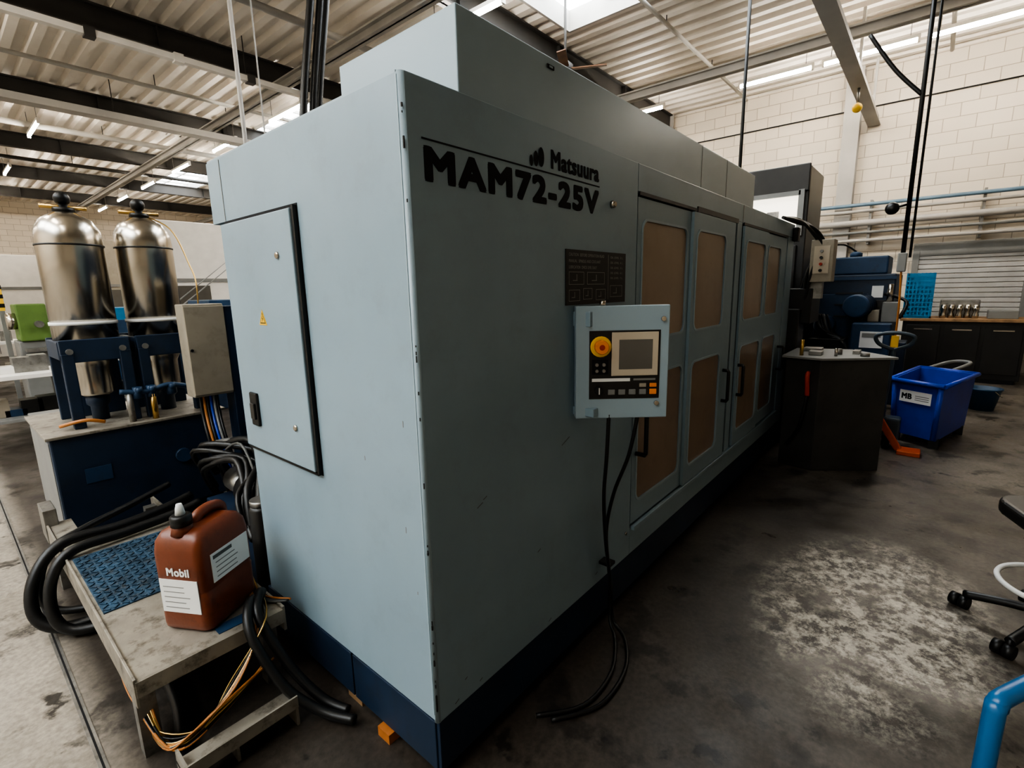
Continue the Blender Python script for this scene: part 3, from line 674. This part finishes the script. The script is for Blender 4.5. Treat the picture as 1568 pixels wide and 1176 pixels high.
# ---------------------------------------------------------------- walkway tray
b=B()
zt=.35
b.box(-.61,-.10,.86,2.45,zt-.012,zt,PLATE,.003)
b.box(-.615,-.605,.86,2.75,zt-.10,zt+.012,PLATE,.002); b.box(-.10,-.09,.86,2.75,zt-.10,zt+.01,PLATE)
b.box(-.61,-.10,.855,.865,zt-.06,zt,PLATE)
b.box(-.59,-.17,1.42,2.10,zt,zt+.006,TREAD)
for i in range(13):
    for j in range(21):
        x=-.575+.032*i; y=1.435+.032*j
        M=Matrix.Translation((x,y,zt+.008))@Matrix.Rotation(math.radians(45 if (i+j)%2 else -45),4,'Z')
        b.box(-.013,.013,-.0035,.0035,-.002,.0025,TREAD,0,M)
b.box(-.60,-.50,2.45,2.75,zt-.012,zt,PLATE)
b.box(-.62,-.56,2.70,2.90,zt-.1,zt+.1,STEELD,.004)
b.box(-.33,-.22,.90,.96,zt,zt+.003,NAVY2)
for x in (-.58,-.14):
    for y in (.95,2.6): b.box(x-.03,x+.03,y-.03,y+.03,0,zt-.01,STEELD)
b.box(-.56,-.18,.62,.72,.08,.09,PLATE); b.box(-.56,-.18,.615,.622,.08,.13,PLATE); b.box(-.40,-.39,.64,.70,.0,.08,PLATE)
b.box(-.56,-.55,.62,.72,0,.13,PLATE); b.box(-.19,-.18,.62,.72,0,.09,PLATE)
b.done("maintenance_walkway")

# jerrycan
b=B()
def rrect(w,d,r,n=5):
    o=[]
    for cx,cy,a0 in ((w/2-r,-d/2+r,-90),(w/2-r,d/2-r,0),(-w/2+r,d/2-r,90),(-w/2+r,-d/2+r,180)):
        for k in range(n+1):
            a=math.radians(a0+90*k/n); o.append((cx+r*math.cos(a),cy+r*math.sin(a)))
    return o
W,Dp=.22,.28
levels=[(0,.90,.90),(.012,.98,.98),(.03,1,1),(.16,1,1),(.165,.985,.985),(.175,.985,.985),(.18,1,1),(.33,1,1),(.37,.96,.95),(.40,.84,.80),(.415,.6,.55)]
rings=[]
for z,sx,sy in levels:
    rings.append([b.bm.verts.new((p[0]*sx,p[1]*sy,z)) for p in rrect(W,Dp,.035)])
n=len(rings[0]); fs=[]
for a,c in zip(rings[:-1],rings[1:]):
    for k in range(n): f=b.bm.faces.new((a[k],a[(k+1)%n],c[(k+1)%n],c[k])); f.smooth=True; fs.append(f)
fs.append(b.bm.faces.new(list(reversed(rings[0])))); fs.append(b.bm.faces.new(rings[-1]))
for f in fs: f.material_index=b.mi(JERRY)
b.tube([(0,.115,.37),(0,.11,.42),(0,.06,.440),(0,-.005,.433),(0,-.03,.40)],.022,JERRY,10)
b.lathe((0,-.085,.395),[(.042,0),(.036,.02),(.034,.04)],JERRY,20); b.lathe((0,-.085,.43),[(.038,0),(.038,.035),(.03,.042)],BLACK,20); b.lathe((0,-.085,.47),[(.018,0),(.014,.03),(.010,.045)],LABEL,14)
b.box(-.085,.085,-.1425,-.1395,.085,.225,LABEL,0); b.text("Mobil",.10,.034,Matrix.Translation((-.045,-.1412,.240))@Matrix.Rotation(math.pi/2,4,'X'),LABEL,.0015)
for k in range(5): b.box(-.07,.02+random.random()*.04,-.1432,-.1425,.105+.022*k,.108+.022*k,GREY)
b.box(.1095,.1125,-.09,.11,.19,.31,LABEL,0); b.box(.1125,.113,-.08,.02,.285,.30,DGREY)
for k in range(4): b.box(.1125,.1132,-.07,.03+random.random()*.05,.205+.02*k,.209+.02*k,GREY)
b.done("jerrycan",(-.285,1.09,zt+.001),math.radians(-60))

# hoses & cables on the floor at left
b=B()
b.tube([(.03,2.20,.42),(-.12,2.19,.395),(-.35,2.17,.385),(-.58,2.14,.385),(-.68,2.10,.28),(-.70,2.04,.12),(-.64,1.98,.04),(-.48,1.90,.04)],.026,BLACK,10)
b.tube([(.03,2.36,.42),(-.12,2.32,.40),(-.35,2.28,.388),(-.60,2.26,.395),(-.73,2.20,.28),(-.76,2.13,.12),(-.68,2.06,.04),(-.48,2.0,.04)],.028,BLACK,10)
b.tube([(-.02,2.60,.45),(-.25,2.52,.41),(-.50,2.42,.38),(-.65,2.36,.33),(-.72,2.30,.14),(-.66,2.25,.04),(-.5,2.15,.03)],.020,BLACK,10)
b.tube([(-.45,2.2,.04),(-.45,1.2,.035),(-.52,.8,.035),(-.60,.5,.035),(-.60,.25,.035)],.026,BLACK,10)
b.done("hydraulic_hoses")
b=B()
b.tube([(-.14,.96,.385),(-.21,.90,.42),(-.25,.80,.34),(-.20,.68,.15),(-.12,.56,.05),(-.05,.44,.03)],.019,BLACK,10)
b.tube([(-.12,1.00,.385),(-.16,.93,.42),(-.20,.84,.37),(-.15,.72,.18),(-.09,.60,.06),(-.04,.50,.03)],.019,BLACK,10)
for k in range(12):
    o=random.uniform(-.025,.025)
    b.tube([(-.09+o*.5,1.25,.375),(-.12+o,1.10+o,.375),(-.2+o,.82,.36+o),(-.35,.76+o,.22),(-.48+o,.76,.12),(-.57,.85+o,.10+o),(-.58,1.1,.1+o)],.0035,(WIREO,BRASS,BLACK,BEIGE)[k%4],6)
for k in range(6):
    o=random.uniform(-.02,.02); b.tube([(-.57+o,1.3,.15+o),(-.585+o,1.0,.2+o),(-.55,.80+o,.08),(-.40,.76,.14+o),(-.2+o,.80,.2)],.005,(BRASS,WIREO,BLACK)[k%3],6)
for k in range(5):
    o=random.uniform(-.02,.02); b.tube([(-.05,1.30+o,.40),(-.09+o*.5,1.2,.365),(-.12+o*.5,1.0+o,.360),(-.06+o*.5,.88,.365)],.005,(BLACK,DGREY,WIREO)[k%3],6)
b.done("cable_bundle")

# ---------------------------------------------------------------- background left clutter
def bench(name,x,y,w,d,h,m=GREY,rz=0):
    b=B(); b.box(-w/2,w/2,-d/2,d/2,h-.05,h,WOOD if m is WOOD else WHITE,.004)
    for sx in (-1,1):
        for sy in (-1,1): b.box(sx*(w/2-.06)-.03,sx*(w/2-.06)+.03,sy*(d/2-.06)-.03,sy*(d/2-.06)+.03,.0,h-.05,GREY)
    b.box(-w/2+.05,w/2-.05,-d/2+.05,d/2-.05,.25,.28,GREY)
    for k in range(4): xx=-w/2+.15+k*(w-.3)/4; hh=random.uniform(.06,.22); b.box(xx,xx+.16,-.12,.1,h,h+hh,random.choice((NAVY2,BEIGE,STEELD,CYAN,WHITE)),.005); b.box(xx,xx+.2,-.1,.12,.28,.28+hh,random.choice((NAVY2,BEIGE,BLACKP)),.005)
    b.done(name,(x,y,0),rz)
bench("work_table",-.30,7.3,.9,.8,.80); bench("work_table.001",.9,7.9,1.0,.8,.85); bench("work_table.002",-1.6,9.8,1.6,.8,.9); bench("work_table.003",.3,12.5,1.6,.8,.9); bench("work_table.004",-1.2,14.5,2.0,.8,.9)
b=B()
b.box(-.05,.40,9.2,9.8,0,1.05,GREY,.02); b.box(-.02,.32,9.15,9.7,1.05,1.60,GREEN,.02); b.cyl((-.02,9.3,1.35),(-.12,9.3,1.35),.12,STEEL)
b.box(-.13,-.07,9.9,9.96,0,1.5,GREY,.003); b.box(-.14,-.06,9.9,9.98,1.5,2.1,YEL,.003)
for k in range(4): b.box(-.143,-.057,9.897,9.983,1.55+.14*k,1.61+.14*k,BLACK)
b.cyl((.2,9.15,1.3),(.2,9.0,1.3),.05,STEELD); b.box(.0,.3,9.0,9.15,.9,.95,STEELD); b.done("grinding_machine")
b=B(); b.cyl((-.12,6.2,.16),(-.12,6.3,.16),.16,BLACK); b.cyl((-.12,6.19,.16),(-.12,6.2,.16),.08,STEELD); b.box(-.3,.1,6.3,6.7,.30,.38,GREY,.01); b.box(-.28,-.24,6.6,6.65,0,.31,GREY); b.box(.04,.08,6.6,6.65,0,.31,GREY); b.box(-.14,-.10,6.24,6.34,.16,.34,GREY); b.done("hand_cart")
def cabin(name,x0,x1,y0,y1,z1,m=WHITE):
    b=B(); b.box(x0,x1,y0,y1,0,z1,m,.02)
    n=max(2,int((x1-x0)/1.1))
    for k in range(1,n): xx=x0+(x1-x0)*k/n; b.box(xx-.01,xx+.01,y0-.012,y0,.1,z1-.1,GREY)
    b.box(x0+.2,x0+.9,y0-.02,y0,1.2,1.9,SCREEN); b.box(x0-.01,x1+.01,y0-.02,y0,1.98,2.06,GREY)
    b.done(name)
cabin("office_cabin",2.6,5.4,11.8,14.0,3.3); cabin("office_cabin.001",-1.0,1.8,20,23,3.0); cabin("office_cabin.002",2.2,4.0,17,19,3.3,BEIGE); cabin("office_cabin.003",-5,-2,15,18,2.6)
b=B(); b.box(.95,1.9,9.3,10.2,0,1.5,CYAN,.01); b.box(1.0,1.8,9.27,9.3,.3,1.3,NAVY2,.01); b.done("storage_cabinet")
b=B(); b.box(1.7,3.2,6.8,8.2,0,1.35,NAVY,.01); b.box(1.8,2.6,6.9,7.8,1.35,1.6,NAVY2,.01); b.tube([(1.8,6.8,1.2),(1.7,6.6,1.0),(1.75,6.7,.5)],.03,BLACK); b.done("lathe")
b=B()
for k in range(6): b.box(2.1+.25*k,2.37+.25*k,10.3,10.9,.2+.2*k,.23+.2*k,STEELD)
b.tube([(2.1,10.3,.0),(2.1,10.3,1.2),(3.6,10.3,2.4),(3.6,10.3,0)],.02,GREY,smooth=False); b.tube([(2.1,10.3,.2),(3.6,10.3,1.4)],.03,GREY,smooth=False); b.tube([(2.1,10.9,.0),(2.1,10.9,1.2),(3.6,10.9,2.4),(3.6,10.9,0)],.02,GREY,smooth=False); b.done("steel_steps")

# ---------------------------------------------------------------- foreground right: drafting stool, blue trolley
b=B(); c=Vector((2.25,-1.68,0))
for k in range(5):
    a=math.radians(72*k+128); e=Vector((math.cos(a),math.sin(a),0))*.31
    b.tube([Vector((0,0,.13)),e*.5+Vector((0,0,.11)),e+Vector((0,0,.075))],.022,BLACK,8)
    p=e; b.cyl(p+Vector((-.02,-.012,.032)),p+Vector((.005,.012,.032)),.032,BLACK); b.cyl(p+Vector((.01,.015,.032)),p+Vector((.035,.038,.032)),.032,BLACK); b.cyl(p+Vector((0,0,.03)),p+Vector((0,0,.09)),.01,BLACK,seg=8)
b.cyl((0,0,.1),(0,0,.38),.03,BLACK); b.cyl((0,0,.3),(0,0,.55),.018,STEEL)
b.tube([(.21*math.cos(t*math.pi/8),.21*math.sin(t*math.pi/8),.26) for t in range(16)],.012,LABEL,8,closed=True)
for k in range(3): a=k*2.09; b.tube([(0,0,.3),(.21*math.cos(a),.21*math.sin(a),.26)],.008,STEEL,6,smooth=False)
b.prism(rrect(.44,.42,.12),.55,.62,BLACKP,.02)
b.prism(rrect(.40,.06,.02),.72,1.05,BLACKP,.015,Matrix.Translation((0,-.24,0))@Matrix.Rotation(.1,4,'X')); b.tube([(0,-.1,.56),(0,-.27,.6),(0,-.27,.85)],.02,BLACK)
b.tube([(-.2,-.05,.57),(-.27,-.05,.6),(-.27,-.05,.74)],.014,BLACK); b.prism(rrect(.07,.24,.03),.74,.77,BLACK,.008,Matrix.Translation((-.27,0,0)))
b.done("drafting_stool",c,math.radians(20))
b=B()
r=.020
b.tube([(.54,-1.30,.10),(.54,-1.30,.66),(.55,-1.305,.70),(.58,-1.32,.715),(.82,-1.46,.715),(.85,-1.48,.70),(.86,-1.485,.66),(.86,-1.485,.10)],r,BLUET,14)
b.tube([Vector((.54,-1.30,.25)),Vector((.80,-1.77,.25)),Vector((1.12,-1.95,.25)),Vector((.86,-1.485,.25))],r*.9,BLUET,10,smooth=False)
b.prism([(.57,-1.34),(.85,-1.50),(1.10,-1.92),(.81,-1.75)],.25,.27,STEELD)
for p in ((.54,-1.30),(.86,-1.485),(.80,-1.77),(1.12,-1.95)): b.cyl((p[0],p[1]-.015,.05),(p[0],p[1]+.015,.05),.05,BLACK); b.cyl((p[0],p[1],.05),(p[0],p[1],.27),.015,STEELD,seg=8)
b.done("hand_trolley")

# ---------------------------------------------------------------- world + camera
w=D.worlds.new("World"); S.world=w; w.use_nodes=True
w.node_tree.nodes["Background"].inputs[0].default_value=(0.9,0.93,1.0,1); w.node_tree.nodes["Background"].inputs[1].default_value=0.3
cam=D.cameras.new("camera"); co=D.objects.new("camera",cam); S.collection.objects.link(co); S.camera=co
cam.sensor_width=36; cam.lens=17.265; cam.clip_start=.02; cam.clip_end=200
th=math.radians(10.85); az=math.radians(40.4); rl=math.atan(.022)
fwv=Vector((math.cos(az),math.sin(az),0)); rt=Vector((math.sin(az),-math.cos(az),0)); up=Vector((0,0,1))
fwd=fwv*math.cos(th)-up*math.sin(th); dn=-(up*math.cos(th)+fwv*math.sin(th))
X=rt*math.cos(rl)+dn*math.sin(rl); Y=-(rt*-math.sin(rl)+dn*math.cos(rl)); Z=-fwd
co.matrix_world=Matrix(((X.x,Y.x,Z.x,-.874),(X.y,Y.y,Z.y,-1.096),(X.z,Y.z,Z.z,1.65),(0,0,0,1)))
S.view_settings.view_transform='AgX'
try: S.view_settings.look='AgX - High Contrast'
except Exception: pass
S.view_settings.exposure=1.45
